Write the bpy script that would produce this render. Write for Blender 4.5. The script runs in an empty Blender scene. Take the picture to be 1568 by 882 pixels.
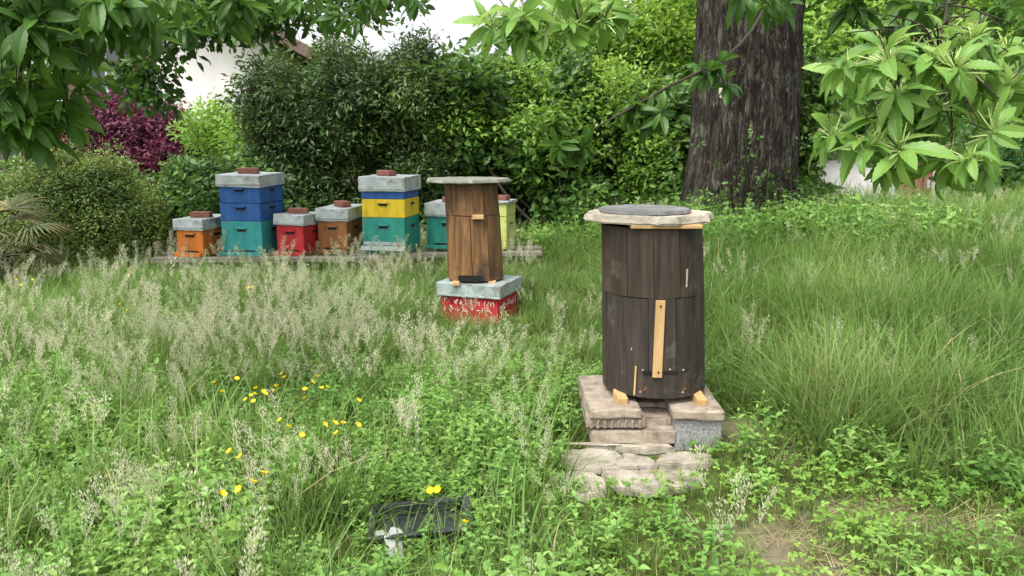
import bpy, bmesh, math, random
import numpy as np
from mathutils import Vector, Matrix, Euler
rng = np.random.default_rng(11); random.seed(5)
S = bpy.context.scene
MAIN = S.collection
def sm(a,b,x):
    t=np.clip((np.asarray(x,float)-a)/(b-a),0,1); return t*t*(3-2*t)
# ------------------------------------------------------------ materials
def nmat(name):
    m=bpy.data.materials.new(name); m.use_nodes=True
    nt=m.node_tree; nt.nodes.clear()
    return m,nt,nt.nodes,nt.links
def ramp(N,stops,interp='LINEAR'):
    r=N.new('ShaderNodeValToRGB'); r.color_ramp.interpolation=interp
    e=r.color_ramp.elements
    while len(e)<len(stops): e.new(.5)
    for i,(p,c) in enumerate(stops):
        e[i].position=p; e[i].color=(*c,1) if len(c)==3 else c
    return r
def leafmat(name,c1,c2,c3=None,transl=.35,rough=.45,veins=False,nscale=1.2,tip=None,spec=.4,k=1.45):
    c1,c2=[tuple(min(.9,x*k) for x in c) for c in (c1,c2)]
    if c3: c3=tuple(min(.9,x*k) for x in c3)
    m,nt,N,L=nmat(name)
    geo=N.new('ShaderNodeNewGeometry')
    no=N.new('ShaderNodeTexNoise'); no.inputs['Scale'].default_value=nscale; no.inputs['Detail'].default_value=2
    L.new(geo.outputs['Position'],no.inputs['Vector'])
    add=N.new('ShaderNodeMath'); add.operation='MULTIPLY_ADD'; add.inputs[1].default_value=1.6
    L.new(no.outputs['Fac'],add.inputs[0]); add.inputs[2].default_value=-.55
    isl=N.new('ShaderNodeMath'); isl.operation='MULTIPLY_ADD'; isl.inputs[1].default_value=.5
    L.new(geo.outputs['Random Per Island'],isl.inputs[0]); L.new(add.outputs[0],isl.inputs[2])
    st=[(.15,c1),(.6,c2)]
    if c3: st.append((.95,c3))
    r=ramp(N,st); L.new(isl.outputs[0],r.inputs[0])
    col=r.outputs[0]
    uv=N.new('ShaderNodeUVMap'); uv.uv_map='UVMap'; sep=N.new('ShaderNodeSeparateXYZ'); L.new(uv.outputs[0],sep.inputs[0])
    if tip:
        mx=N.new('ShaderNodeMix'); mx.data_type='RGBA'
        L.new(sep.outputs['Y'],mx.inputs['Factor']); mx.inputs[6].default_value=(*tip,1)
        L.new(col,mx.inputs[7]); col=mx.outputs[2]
    bumpsrc=None
    if veins:
        ab=N.new('ShaderNodeMath'); ab.operation='ABSOLUTE'; L.new(sep.outputs['X'],ab.inputs[0])
        a=N.new('ShaderNodeMath'); a.operation='MULTIPLY'; a.inputs[1].default_value=13; L.new(sep.outputs['Y'],a.inputs[0])
        b=N.new('ShaderNodeMath'); b.operation='MULTIPLY_ADD'; b.inputs[1].default_value=-2.6
        L.new(ab.outputs[0],b.inputs[0]); L.new(a.outputs[0],b.inputs[2])
        c=N.new('ShaderNodeMath'); c.operation='PINGPONG'; c.inputs[1].default_value=.5; L.new(b.outputs[0],c.inputs[0])
        d=N.new('ShaderNodeMath'); d.operation='MINIMUM'; L.new(c.outputs[0],d.inputs[0])
        mm=N.new('ShaderNodeMath'); mm.operation='MULTIPLY'; mm.inputs[1].default_value=1.3; L.new(ab.outputs[0],mm.inputs[0])
        L.new(mm.outputs[0],d.inputs[1])
        rr=ramp(N,[(0,(1,1,1)),(.13,(0,0,0))]); L.new(d.outputs[0],rr.inputs[0])
        mx=N.new('ShaderNodeMix'); mx.data_type='RGBA'; mf=N.new('ShaderNodeMath'); mf.operation='MULTIPLY'; mf.inputs[1].default_value=.38
        L.new(rr.outputs[0],mf.inputs[0]); L.new(mf.outputs[0],mx.inputs['Factor'])
        L.new(col,mx.inputs[6]); mx.inputs[7].default_value=(min(1,c2[0]*1.9+.03),min(1,c2[1]*1.5+.03),c2[2]*1.8,1); col=mx.outputs[2]
        bumpsrc=d.outputs[0]
    p=N.new('ShaderNodeBsdfPrincipled'); p.inputs['Roughness'].default_value=rough
    p.inputs['Specular IOR Level'].default_value=spec
    L.new(col,p.inputs['Base Color'])
    if bumpsrc:
        bp=N.new('ShaderNodeBump'); bp.inputs['Strength'].default_value=.35; bp.inputs['Distance'].default_value=.004
        L.new(bumpsrc,bp.inputs['Height']); L.new(bp.outputs[0],p.inputs['Normal'])
    t=N.new('ShaderNodeBsdfTranslucent')
    hs=N.new('ShaderNodeHueSaturation'); hs.inputs['Value'].default_value=1.5; hs.inputs['Hue'].default_value=.485; L.new(col,hs.inputs['Color'])
    L.new(hs.outputs[0],t.inputs['Color'])
    ms=N.new('ShaderNodeMixShader'); ms.inputs[0].default_value=transl
    L.new(p.outputs[0],ms.inputs[1]); L.new(t.outputs[0],ms.inputs[2])
    o=N.new('ShaderNodeOutputMaterial'); L.new(ms.outputs[0],o.inputs[0])
    return m
def surfmat(name,stops,scale=(5,5,5),detail=8,rough=.8,bump=.3,bdist=.01,coord='Object',metal=0,distort=0,spec=.3,dirt=None,isl=0,foot=None):
    m,nt,N,L=nmat(name)
    tc=N.new('ShaderNodeTexCoord'); mp=N.new('ShaderNodeMapping'); mp.inputs['Scale'].default_value=scale
    L.new(tc.outputs[coord],mp.inputs[0])
    vec=mp.outputs[0]
    geo=None
    if isl:
        geo=N.new('ShaderNodeNewGeometry'); ofs=N.new('ShaderNodeVectorMath'); ofs.operation='MULTIPLY_ADD'; ofs.inputs[1].default_value=(37,19,11)
        L.new(geo.outputs['Random Per Island'],ofs.inputs[0]); L.new(vec,ofs.inputs[2]); vec=ofs.outputs[0]
    no=N.new('ShaderNodeTexNoise'); no.inputs['Scale'].default_value=1; no.inputs['Detail'].default_value=detail
    no.inputs['Distortion'].default_value=distort; no.inputs['Roughness'].default_value=.65
    L.new(vec,no.inputs['Vector'])
    r=ramp(N,stops); L.new(no.outputs['Fac'],r.inputs[0]); col=r.outputs[0]
    if isl:
        mr=N.new('ShaderNodeMapRange'); mr.inputs['To Min'].default_value=1-isl; mr.inputs['To Max'].default_value=1+isl; L.new(geo.outputs['Random Per Island'],mr.inputs[0])
        h=N.new('ShaderNodeHueSaturation'); L.new(mr.outputs[0],h.inputs['Value']); L.new(col,h.inputs['Color']); col=h.outputs[0]
    if dirt:
        n2=N.new('ShaderNodeTexNoise'); n2.inputs['Scale'].default_value=dirt[2]; n2.inputs['Detail'].default_value=9; n2.inputs['Roughness'].default_value=.7
        L.new(tc.outputs[coord],n2.inputs['Vector'])
        rr=ramp(N,[(dirt[3],(0,0,0)),(dirt[3]+.12,(1,1,1))]); L.new(n2.outputs['Fac'],rr.inputs[0])
        mf=N.new('ShaderNodeMath'); mf.operation='MULTIPLY'; mf.inputs[1].default_value=dirt[1]; L.new(rr.outputs[0],mf.inputs[0])
        mx=N.new('ShaderNodeMix'); mx.data_type='RGBA'; L.new(mf.outputs[0],mx.inputs['Factor']); L.new(col,mx.inputs[6]); mx.inputs[7].default_value=(*dirt[0],1); col=mx.outputs[2]
    p=N.new('ShaderNodeBsdfPrincipled'); p.inputs['Roughness'].default_value=rough; p.inputs['Metallic'].default_value=metal
    p.inputs['Specular IOR Level'].default_value=spec
    L.new(col,p.inputs['Base Color'])
    bp=N.new('ShaderNodeBump'); bp.inputs['Strength'].default_value=bump; bp.inputs['Distance'].default_value=bdist
    L.new(no.outputs['Fac'],bp.inputs['Height']); L.new(bp.outputs[0],p.inputs['Normal'])
    o=N.new('ShaderNodeOutputMaterial'); L.new(p.outputs[0],o.inputs[0])
    return m
def paint(name,c,wear=.35):
    d=tuple(x*.55 for x in c); l=tuple(min(1,x*1.15+.012) for x in c)
    return surfmat(name,[(.3,d),(.5,c),(.75,l)],scale=(11,11,3),rough=.65,bump=.3,bdist=.004,dirt=((.10,.085,.06),wear,7,.54))
M={}
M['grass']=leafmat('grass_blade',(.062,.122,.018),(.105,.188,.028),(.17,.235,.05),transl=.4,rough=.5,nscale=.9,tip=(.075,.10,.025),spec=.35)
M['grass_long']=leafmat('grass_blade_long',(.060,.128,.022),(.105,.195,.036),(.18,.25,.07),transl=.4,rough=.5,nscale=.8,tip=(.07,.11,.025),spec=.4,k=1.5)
M['dry']=leafmat('dry_straw',(.22,.17,.08),(.34,.28,.15),(.45,.39,.24),transl=.15,rough=.7,nscale=3,k=1.0)
M['seed']=leafmat('grass_seed_head',(.26,.28,.17),(.38,.38,.26),(.50,.45,.36),transl=.35,rough=.7,nscale=2,k=1.3)
M['stem']=leafmat('plant_stem',(.08,.15,.025),(.14,.2,.045),transl=.2,rough=.6)
M['herb']=leafmat('herb_leaf',(.075,.165,.034),(.13,.235,.052),(.19,.29,.08),transl=.35,rough=.55,nscale=1.1,spec=.35)
M['clover']=leafmat('clover_leaf',(.065,.145,.022),(.11,.20,.032),(.16,.25,.05),transl=.35,rough=.55,nscale=1.3,spec=.3)
M['yellow']=leafmat('buttercup_petal',(.75,.55,.01),(.8,.62,.02),transl=.3,rough=.35,k=1)
M['pink']=leafmat('clover_flower',(.42,.32,.31),(.6,.52,.48),transl=.3,rough=.7,k=1)
M['hedge']=leafmat('hedge_leaf',(.020,.052,.009),(.048,.105,.017),(.105,.18,.034),transl=.35,rough=.42,nscale=1.3,k=1.4)
M['hedge_d']=leafmat('dark_shrub_leaf',(.018,.040,.009),(.035,.07,.014),(.068,.115,.025),transl=.3,rough=.5,nscale=.9,k=1.4)
M['bright']=leafmat('bright_tree_leaf',(.07,.15,.018),(.13,.23,.032),(.22,.32,.055),transl=.45,rough=.5,nscale=.6)
M['box']=leafmat('boxwood_leaf',(.045,.085,.015),(.09,.14,.026),(.16,.19,.045),transl=.3,rough=.45,nscale=2)
M['red']=leafmat('plum_leaf',(.05,.010,.020),(.10,.020,.04),(.16,.04,.06),transl=.35,rough=.5,nscale=1,k=1.3)
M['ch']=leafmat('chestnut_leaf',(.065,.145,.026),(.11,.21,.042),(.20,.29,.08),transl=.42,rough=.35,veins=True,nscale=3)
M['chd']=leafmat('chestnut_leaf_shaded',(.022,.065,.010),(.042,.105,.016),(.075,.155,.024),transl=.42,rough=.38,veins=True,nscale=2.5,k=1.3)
M['cat']=leafmat('chestnut_catkin',(.24,.30,.11),(.34,.38,.17),transl=.2,rough=.7)
M['palm']=leafmat('palm_leaf',(.04,.05,.013),(.07,.085,.025),(.17,.12,.05),transl=.2,rough=.5,nscale=3)
M['twig']=surfmat('twig_bark',[(.3,(.018,.013,.009)),(.7,(.045,.034,.024))],scale=(20,20,20),bump=.2)
def barkmat():
    m,nt,N,L=nmat('chestnut_bark')
    tc=N.new('ShaderNodeTexCoord'); mp=N.new('ShaderNodeMapping'); mp.inputs['Scale'].default_value=(9,9,1.7)
    L.new(tc.outputs['Object'],mp.inputs[0])
    n1=N.new('ShaderNodeTexNoise'); n1.inputs['Scale'].default_value=1.8; n1.inputs['Detail'].default_value=12; n1.inputs['Distortion'].default_value=1.1; n1.inputs['Roughness'].default_value=.75
    L.new(mp.outputs[0],n1.inputs['Vector'])
    v=N.new('ShaderNodeTexVoronoi'); v.feature='DISTANCE_TO_EDGE'; v.inputs['Scale'].default_value=1.7
    mixv=N.new('ShaderNodeVectorMath'); mixv.operation='MULTIPLY_ADD'; mixv.inputs[1].default_value=(2.3,2.3,2.3)
    L.new(n1.outputs['Color'],mixv.inputs[0]); L.new(mp.outputs[0],mixv.inputs[2]); L.new(mixv.outputs[0],v.inputs['Vector'])
    r=ramp(N,[(.34,(.020,.016,.013)),(.5,(.085,.070,.054)),(.66,(.22,.195,.16))]); L.new(n1.outputs['Fac'],r.inputs[0])
    rv=ramp(N,[(0,(.14,.14,.14)),(.2,(1,1,1))]); L.new(v.outputs['Distance'],rv.inputs[0])
    mx=N.new('ShaderNodeMix'); mx.data_type='RGBA'; mx.blend_type='MULTIPLY'; mx.inputs['Factor'].default_value=1
    L.new(r.outputs[0],mx.inputs[6]); L.new(rv.outputs[0],mx.inputs[7])
    n2=N.new('ShaderNodeTexNoise'); n2.inputs['Scale'].default_value=2.6; n2.inputs['Detail'].default_value=10; n2.inputs['Roughness'].default_value=.7; L.new(tc.outputs['Object'],n2.inputs['Vector'])
    r2=ramp(N,[(.54,(0,0,0)),(.62,(.65,.65,.65))]); L.new(n2.outputs['Fac'],r2.inputs[0])
    mfx=N.new('ShaderNodeMath'); mfx.operation='MULTIPLY'; L.new(r2.outputs[0],mfx.inputs[0]); L.new(rv.outputs[0],mfx.inputs[1])
    m2=N.new('ShaderNodeMix'); m2.data_type='RGBA'; L.new(mfx.outputs[0],m2.inputs['Factor']); L.new(mx.outputs[2],m2.inputs[6]); m2.inputs[7].default_value=(.19,.185,.15,1)
    p=N.new('ShaderNodeBsdfPrincipled'); p.inputs['Roughness'].default_value=.9; p.inputs['Specular IOR Level'].default_value=.15
    L.new(m2.outputs[2],p.inputs['Base Color'])
    ad=N.new('ShaderNodeMath'); ad.operation='MULTIPLY'; L.new(rv.outputs[0],ad.inputs[0]); L.new(n1.outputs['Fac'],ad.inputs[1])
    bp=N.new('ShaderNodeBump'); bp.inputs['Strength'].default_value=1; bp.inputs['Distance'].default_value=.08
    L.new(ad.outputs[0],bp.inputs['Height']); L.new(bp.outputs[0],p.inputs['Normal'])
    o=N.new('ShaderNodeOutputMaterial'); L.new(p.outputs[0],o.inputs[0]); return m
M['bark']=barkmat()
M['darkwood']=surfmat('charred_wood',[(.28,(.013,.010,.009)),(.5,(.034,.026,.021)),(.66,(.052,.040,.033)),(.85,(.095,.078,.065))],scale=(26,26,2.2),rough=.62,bump=.35,bdist=.004,distort=.5,dirt=((.115,.10,.085),.6,6,.56),isl=.12)
M['darkwood2']=surfmat('charred_wood_warm',[(.28,(.015,.011,.009)),(.5,(.040,.028,.020)),(.66,(.062,.044,.032)),(.85,(.11,.085,.065))],scale=(26,26,2.2),rough=.62,bump=.35,bdist=.004,distort=.5,dirt=((.12,.10,.08),.55,6,.56),isl=.12)
M['brownwood']=surfmat('oiled_log_wood',[(.3,(.035,.017,.008)),(.5,(.13,.066,.026)),(.75,(.24,.14,.06))],scale=(18,18,1.8),rough=.5,bump=.4,bdist=.006,distort=.7,dirt=((.030,.020,.014),.8,3.2,.51),isl=.2)
M['palewood']=surfmat('new_pine_wood',[(.3,(.34,.20,.08)),(.7,(.48,.32,.15))],scale=(30,30,3),rough=.6,bump=.15,bdist=.003)
M['greywood']=surfmat('weathered_plank',[(.3,(.09,.08,.065)),(.7,(.22,.20,.165))],scale=(3,25,25),rough=.85,bump=.4,bdist=.006)
M['stone']=surfmat('sandstone_flag',[(.25,(.17,.145,.11)),(.5,(.30,.265,.21)),(.8,(.44,.40,.34))],scale=(9,9,9),detail=12,rough=.9,bump=.8,bdist=.02,dirt=((.095,.09,.05),.7,8,.53),isl=.12)
M['slab']=surfmat('concrete_slab',[(.25,(.16,.13,.10)),(.5,(.27,.22,.17)),(.8,(.38,.32,.26))],scale=(14,14,14),detail=12,rough=.9,bump=.6,bdist=.01,dirt=((.10,.09,.06),.75,10,.51),isl=.08)
M['block']=surfmat('concrete_block',[(.3,(.12,.12,.115)),(.55,(.25,.25,.245)),(.8,(.38,.38,.37))],scale=(90,90,90),rough=.95,bump=.9,bdist=.008,detail=3)
M['slate']=surfmat('slate_disc',[(.3,(.09,.092,.09)),(.7,(.17,.17,.165))],scale=(8,8,8),rough=.7,bump=.4,bdist=.005,dirt=((.25,.24,.21),.5,9,.58))
M['lidstone']=surfmat('lid_stone',[(.25,(.20,.17,.13)),(.5,(.36,.32,.255)),(.8,(.5,.46,.39))],scale=(12,12,22),detail=12,rough=.9,bump=.8,bdist=.015,dirt=((.12,.11,.08),.7,9,.52))
M['letter']=surfmat('faded_white_lettering',[(.3,(.42,.38,.34)),(.7,(.6,.57,.52))],scale=(30,30,30),rough=.8,bump=.2)
M['lidlichen']=surfmat('lichen_stone_lid',[(.25,(.10,.10,.08)),(.6,(.19,.19,.15)),(.8,(.30,.29,.23))],scale=(12,12,12),rough=.9,bump=.6,bdist=.01)
M['metal']=surfmat('galvanised_roof',[(.25,(.20,.235,.235)),(.5,(.34,.38,.38)),(.8,(.49,.52,.52))],scale=(7,7,7),detail=10,rough=.5,bump=.2,bdist=.005,metal=.25,dirt=((.12,.115,.085),.75,9,.52),spec=.5)
M['metal_g']=surfmat('mossy_roof_sheet',[(.25,(.15,.19,.18)),(.5,(.25,.30,.29)),(.8,(.38,.42,.40))],scale=(7,7,7),detail=10,rough=.6,bump=.2,bdist=.005,metal=.1,dirt=((.11,.11,.08),.75,9,.5),spec=.4)
M['brick']=surfmat('clay_brick',[(.3,(.11,.045,.032)),(.7,(.20,.085,.06))],scale=(30,30,30),rough=.9,bump=.5,bdist=.004)
M['blue']=paint('blue_paint',(.012,.068,.22)); M['teal']=paint('teal_paint',(.02,.19,.185)); M['teal2']=paint('teal_green_paint',(.015,.18,.14))
M['orange']=paint('orange_paint',(.38,.11,.012),.5); M['redp']=paint('red_paint',(.31,.012,.018)); M['yellowp']=paint('yellow_paint',(.50,.36,.015))
M['lime']=paint('lime_paint',(.40,.44,.13)); M['brown']=paint('brown_varnish',(.18,.07,.02),.6)
M['black']=surfmat('black_plastic',[(.3,(.010,.011,.013)),(.7,(.024,.026,.03))],scale=(20,20,20),rough=.35,bump=.05,spec=.6,dirt=((.12,.11,.09),.3,12,.58))
M['white']=surfmat('white_sheet',[(.3,(.33,.34,.33)),(.7,(.46,.46,.44))],scale=(12,12,12),rough=.5,bump=.1,dirt=((.2,.2,.17),.5,20,.55))
M['hole']=surfmat('dark_gap',[(.3,(.004,.004,.004)),(.7,(.01,.008,.007))],scale=(9,9,9))
M['wall']=surfmat('white_render_wall',[(.3,(.58,.56,.53)),(.7,(.70,.68,.65))],scale=(2,2,2),rough=.9,bump=.1)
M['wall2']=surfmat('ochre_render_wall',[(.3,(.36,.30,.18)),(.7,(.46,.39,.25))],scale=(2,2,2),rough=.9,bump=.1)
M['roof']=surfmat('grey_roof_tile',[(.3,(.11,.10,.10)),(.7,(.20,.185,.18))],scale=(3,14,14),rough=.9,bump=.6,bdist=.04)
M['timber']=surfmat('brown_timber',[(.3,(.08,.05,.04)),(.7,(.14,.095,.075))],scale=(20,20,3),rough=.7)
M['reddoor']=surfmat('faded_red_door',[(.3,(.15,.05,.04)),(.7,(.24,.09,.07))],scale=(20,20,3),rough=.7)
M['glass']=surfmat('window_glass',[(.3,(.03,.035,.04)),(.7,(.06,.07,.08))],scale=(2,2,2),rough=.1,bump=0,spec=.6)
M['tealp']=surfmat('teal_shutter',[(.3,(.04,.2,.2)),(.7,(.07,.28,.27))],scale=(3,3,30),rough=.6)
M['wire']=surfmat('green_wire',[(.3,(.02,.10,.04)),(.7,(.04,.15,.06))],scale=(20,20,20),rough=.5)
def groundmat():
    m,nt,N,L=nmat('meadow_soil')
    geo=N.new('ShaderNodeNewGeometry')
    n1=N.new('ShaderNodeTexNoise'); n1.inputs['Scale'].default_value=18; n1.inputs['Detail'].default_value=10; n1.inputs['Roughness'].default_value=.7
    L.new(geo.outputs['Position'],n1.inputs['Vector'])
    r1=ramp(N,[(.3,(.034,.045,.012)),(.55,(.07,.095,.022)),(.75,(.12,.14,.04))]); L.new(n1.outputs['Fac'],r1.inputs[0])
    r2=ramp(N,[(.25,(.11,.088,.060)),(.5,(.20,.16,.115)),(.75,(.30,.25,.185))]); L.new(n1.outputs['Fac'],r2.inputs[0])
    at=N.new('ShaderNodeAttribute'); at.attribute_name='dirt'
    mx=N.new('ShaderNodeMix'); mx.data_type='RGBA'; L.new(at.outputs['Fac'],mx.inputs['Factor']); L.new(r1.outputs[0],mx.inputs[6]); L.new(r2.outputs[0],mx.inputs[7])
    p=N.new('ShaderNodeBsdfPrincipled'); p.inputs['Roughness'].default_value=.95; p.inputs['Specular IOR Level'].default_value=.1
    L.new(mx.outputs[2],p.inputs['Base Color'])
    bp=N.new('ShaderNodeBump'); bp.inputs['Strength'].default_value=.8; bp.inputs['Distance'].default_value=.03
    L.new(n1.outputs['Fac'],bp.inputs['Height']); L.new(bp.outputs[0],p.inputs['Normal'])
    o=N.new('ShaderNodeOutputMaterial'); L.new(p.outputs[0],o.inputs[0]); return m
M['ground']=groundmat()
# ------------------------------------------------------------ mesh helpers
class MB:
    def __init__(s): s.v=[];s.f=[];s.m=[];s.uv=[];s.n=0
    def add(s,v,f,mat=0,uv=None):
        v=np.asarray(v,float); s.v.append(v)
        s.f+= [tuple(i+s.n for i in q) for q in f]; s.m+=[mat]*len(f)
        s.uv.append(np.zeros((len(v),2)) if uv is None else np.asarray(uv,float)); s.n+=len(v)
    def build(s,name,mats,coll=MAIN,parent=None,smooth=False,loc=None):
        me=bpy.data.meshes.new(name)
        V=np.concatenate(s.v) if s.v else np.zeros((0,3))
        me.from_pydata(V.tolist(),[],s.f)
        for mt in mats: me.materials.append(M[mt])
        me.polygons.foreach_set('material_index',s.m)
        if smooth: me.polygons.foreach_set('use_smooth',[True]*len(s.f))
        uvl=me.uv_layers.new(name='UVMap'); U=np.concatenate(s.uv)
        li=np.empty(len(me.loops),int); me.loops.foreach_get('vertex_index',li)
        uvl.data.foreach_set('uv',U[li].ravel()); me.update()
        o=bpy.data.objects.new(name,me)
        if coll: coll.objects.link(o)
        if parent: o.parent=parent
        if loc is not None: o.location=loc
        return o
def Rm(rx,ry,rz): return np.array(Euler((rx,ry,rz),'XYZ').to_matrix())
def empty(name,loc=(0,0,0),rz=0):
    e=bpy.data.objects.new(name,None); e.empty_display_size=.2; e.location=loc; e.rotation_euler=(0,0,rz); MAIN.objects.link(e); return e
def leaf(L=.07,W=.03,seg=3,fold=.25,droop=.6,serr=0,peak=.45):
    v=[];uv=[];f=[]; x=0;z=0;a=0;ds=L/seg
    for i in range(seg+1):
        s=i/seg
        w=W/2*max(0.0,math.sin(math.pi*min(1,s**(math.log(.5)/math.log(peak)))))**.8
        if i==0: w=W*.04
        if i==seg: w=W*.015
        if serr and 0<i<seg: w*=1+(serr if i%2 else -serr)
        for k,c in enumerate((-1,0,1)):
            v.append((x,c*w,z+abs(c)*w*fold)); uv.append((c,s))
        x+=ds*math.cos(a); z-=ds*math.sin(a); a+=droop/seg
    for i in range(seg):
        b=i*3; f+=[(b,b+3,b+4,b+1),(b+1,b+4,b+5,b+2)]
    return np.array(v),f,np.array(uv)
def tube(mb,pts,rad,n=6,mat=0):
    pts=[Vector(p) for p in pts]; v=[];f=[]
    for i,p in enumerate(pts):
        d=(pts[min(i+1,len(pts)-1)]-pts[max(i-1,0)]).normalized()
        a=d.orthogonal().normalized() if abs(d.z)>.95 else d.cross(Vector((0,0,1))).normalized()
        b=d.cross(a)
        for k in range(n):
            t=2*math.pi*k/n; v.append(tuple(p+(a*math.cos(t)+b*math.sin(t))*rad[i]))
    for i in range(len(pts)-1):
        for k in range(n):
            k2=(k+1)%n; f.append((i*n+k,i*n+k2,(i+1)*n+k2,(i+1)*n+k))
    mb.add(v,f,mat)
def smooth_path(pts,n=6):
    P=[Vector(p) for p in pts]; out=[]
    for i in range(len(P)-1):
        p0=P[max(i-1,0)];p1=P[i];p2=P[i+1];p3=P[min(i+2,len(P)-1)]
        for k in range(n):
            t=k/n; out.append(.5*((2*p1)+(p2-p0)*t+(2*p0-5*p1+4*p2-p3)*t*t+(-p0+3*p1-3*p2+p3)*t**3))
    out.append(P[-1]); return out
NG={}
def group_for(coll,real):
    key=(coll.name,real)
    if key in NG: return NG[key]
    ng=bpy.data.node_groups.new('scatter_'+coll.name,'GeometryNodeTree'); N=ng.nodes; L=ng.links
    ng.interface.new_socket('Geometry',in_out='INPUT',socket_type='NodeSocketGeometry')
    ng.interface.new_socket('Geometry',in_out='OUTPUT',socket_type='NodeSocketGeometry')
    gi=N.new('NodeGroupInput'); go=N.new('NodeGroupOutput')
    ci=N.new('GeometryNodeCollectionInfo'); ci.inputs['Collection'].default_value=coll
    ci.inputs['Separate Children'].default_value=True; ci.inputs['Reset Children'].default_value=True
    io=N.new('GeometryNodeInstanceOnPoints'); io.inputs['Pick Instance'].default_value=True
    def na(n,t):
        a=N.new('GeometryNodeInputNamedAttribute'); a.data_type=t; a.inputs['Name'].default_value=n; return a.outputs['Attribute']
    e=N.new('FunctionNodeEulerToRotation'); L.new(na('rot','FLOAT_VECTOR'),e.inputs[0])
    L.new(gi.outputs[0],io.inputs['Points']); L.new(ci.outputs[0],io.inputs['Instance'])
    L.new(na('idx','INT'),io.inputs['Instance Index']); L.new(e.outputs[0],io.inputs['Rotation']); L.new(na('scl','FLOAT_VECTOR'),io.inputs['Scale'])
    out=io.outputs[0]
    if real:
        ri=N.new('GeometryNodeRealizeInstances'); L.new(out,ri.inputs[0]); out=ri.outputs[0]
    L.new(out,go.inputs[0]); NG[key]=ng; return ng
def scatter(name,coll,P,rot=None,scl=1,parent=None,tilt=.15,real=True):
    P=np.asarray(P,float); n=len(P)
    if rot is None:
        rot=np.stack([rng.normal(0,tilt,n),rng.normal(0,tilt,n),rng.uniform(0,6.283,n)],1)
    scl=np.asarray(scl,float)
    if scl.ndim==0: scl=np.full(n,float(scl))
    if scl.ndim==1: scl=np.repeat(scl[:,None],3,1)
    me=bpy.data.meshes.new(name); me.vertices.add(n); me.vertices.foreach_set('co',P.ravel())
    a=me.attributes.new('rot','FLOAT_VECTOR','POINT'); a.data.foreach_set('vector',rot.astype(np.float32).ravel())
    a=me.attributes.new('scl','FLOAT_VECTOR','POINT'); a.data.foreach_set('vector',scl.astype(np.float32).ravel())
    a=me.attributes.new('idx','INT','POINT'); a.data.foreach_set('value',rng.integers(0,len(coll.objects),n).astype(np.int32))
    o=bpy.data.objects.new(name,me); MAIN.objects.link(o)
    md=o.modifiers.new('scatter','NODES'); md.node_group=group_for(coll,real)
    if parent:
        o.parent=parent; o.matrix_parent_inverse=Matrix.Translation(-parent.location)
    return o
def newcoll(n): return bpy.data.collections.new(n)
# ------------------------------------------------------------ plant sources
def blade(mb,base,az,H,w,bend,seg=4,mat=0):
    v=[];uv=[];f=[]; d=np.array([math.cos(az),math.sin(az),0]); s=np.array([-math.sin(az),math.cos(az),0])
    tw=rng.uniform(-.8,.8)
    for i in range(seg+1):
        t=i/seg; p=np.array(base)+d*(bend*H*t**1.9)+np.array([0,0,H*(t-.38*min(1.4,bend)*t**2.6)])
        ww=w/2*(1-t**1.6)*(.75+.5*math.sin(math.pi*min(1,t+.15)))+.0003
        side=s*math.cos(tw*t)+d*math.sin(tw*t)
        v+=[p-side*ww,p+side*ww]; uv+=[(-1,t),(1,t)]
    for i in range(seg): b=2*i; f.append((b,b+1,b+3,b+2))
    mb.add(v,f,mat,uv)
def tufts(cname,nvar,nb,rad,h,w,bend,mats,drypct=0,seg=4):
    c=newcoll(cname)
    for k in range(nvar):
        mb=MB()
        for i in range(nb):
            r=rad*math.sqrt(rng.random()); a=rng.uniform(0,6.283)
            blade(mb,(r*math.cos(a),r*math.sin(a),-.01),a+rng.normal(0,.9),rng.uniform(*h),rng.uniform(*w),rng.uniform(*bend),seg,1 if rng.random()<drypct else 0)
        mb.build(f'{cname}_{k}',mats,c)
    return c
C_short=tufts('short_grass_tuft',5,26,.08,(.05,.16),(.003,.006),(.2,1.0),['grass','dry'],.07,seg=3)
C_tall=tufts('tall_grass_tuft',6,30,.10,(.22,.58),(.004,.008),(.15,1.1),['grass_long','dry'],.04,seg=5)
C_fine=tufts('fine_grass_tuft',5,34,.11,(.2,.44),(.002,.004),(.1,.9),['grass_long','dry'],.06,seg=4)
C_wide=tufts('broad_grass_tuft',4,16,.06,(.2,.42),(.007,.012),(.5,1.5),['grass_long','dry'],.02,seg=7)
C_straw=newcoll('dry_straw_tuft')
for k in range(4):
    mb=MB()
    for i in range(20):
        a=rng.uniform(0,6.283); r=.09*rng.random(); L=rng.uniform(.04,.15)
        z=rng.uniform(.004,.03); p=np.array([r*math.cos(a),r*math.sin(a),z]); b=rng.uniform(0,6.283); d=np.array([math.cos(b),math.sin(b),rng.uniform(-.05,.2)])*L; s=np.array([-math.sin(b),math.cos(b),0])*.0014
        mb.add([p-s,p+s,p+d+s*.4,p+d-s*.4],[(0,1,2,3)],0)
    mb.build(f'straw_{k}',['dry'],C_straw)
C_seed=newcoll('seed_head_grass')
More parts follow.
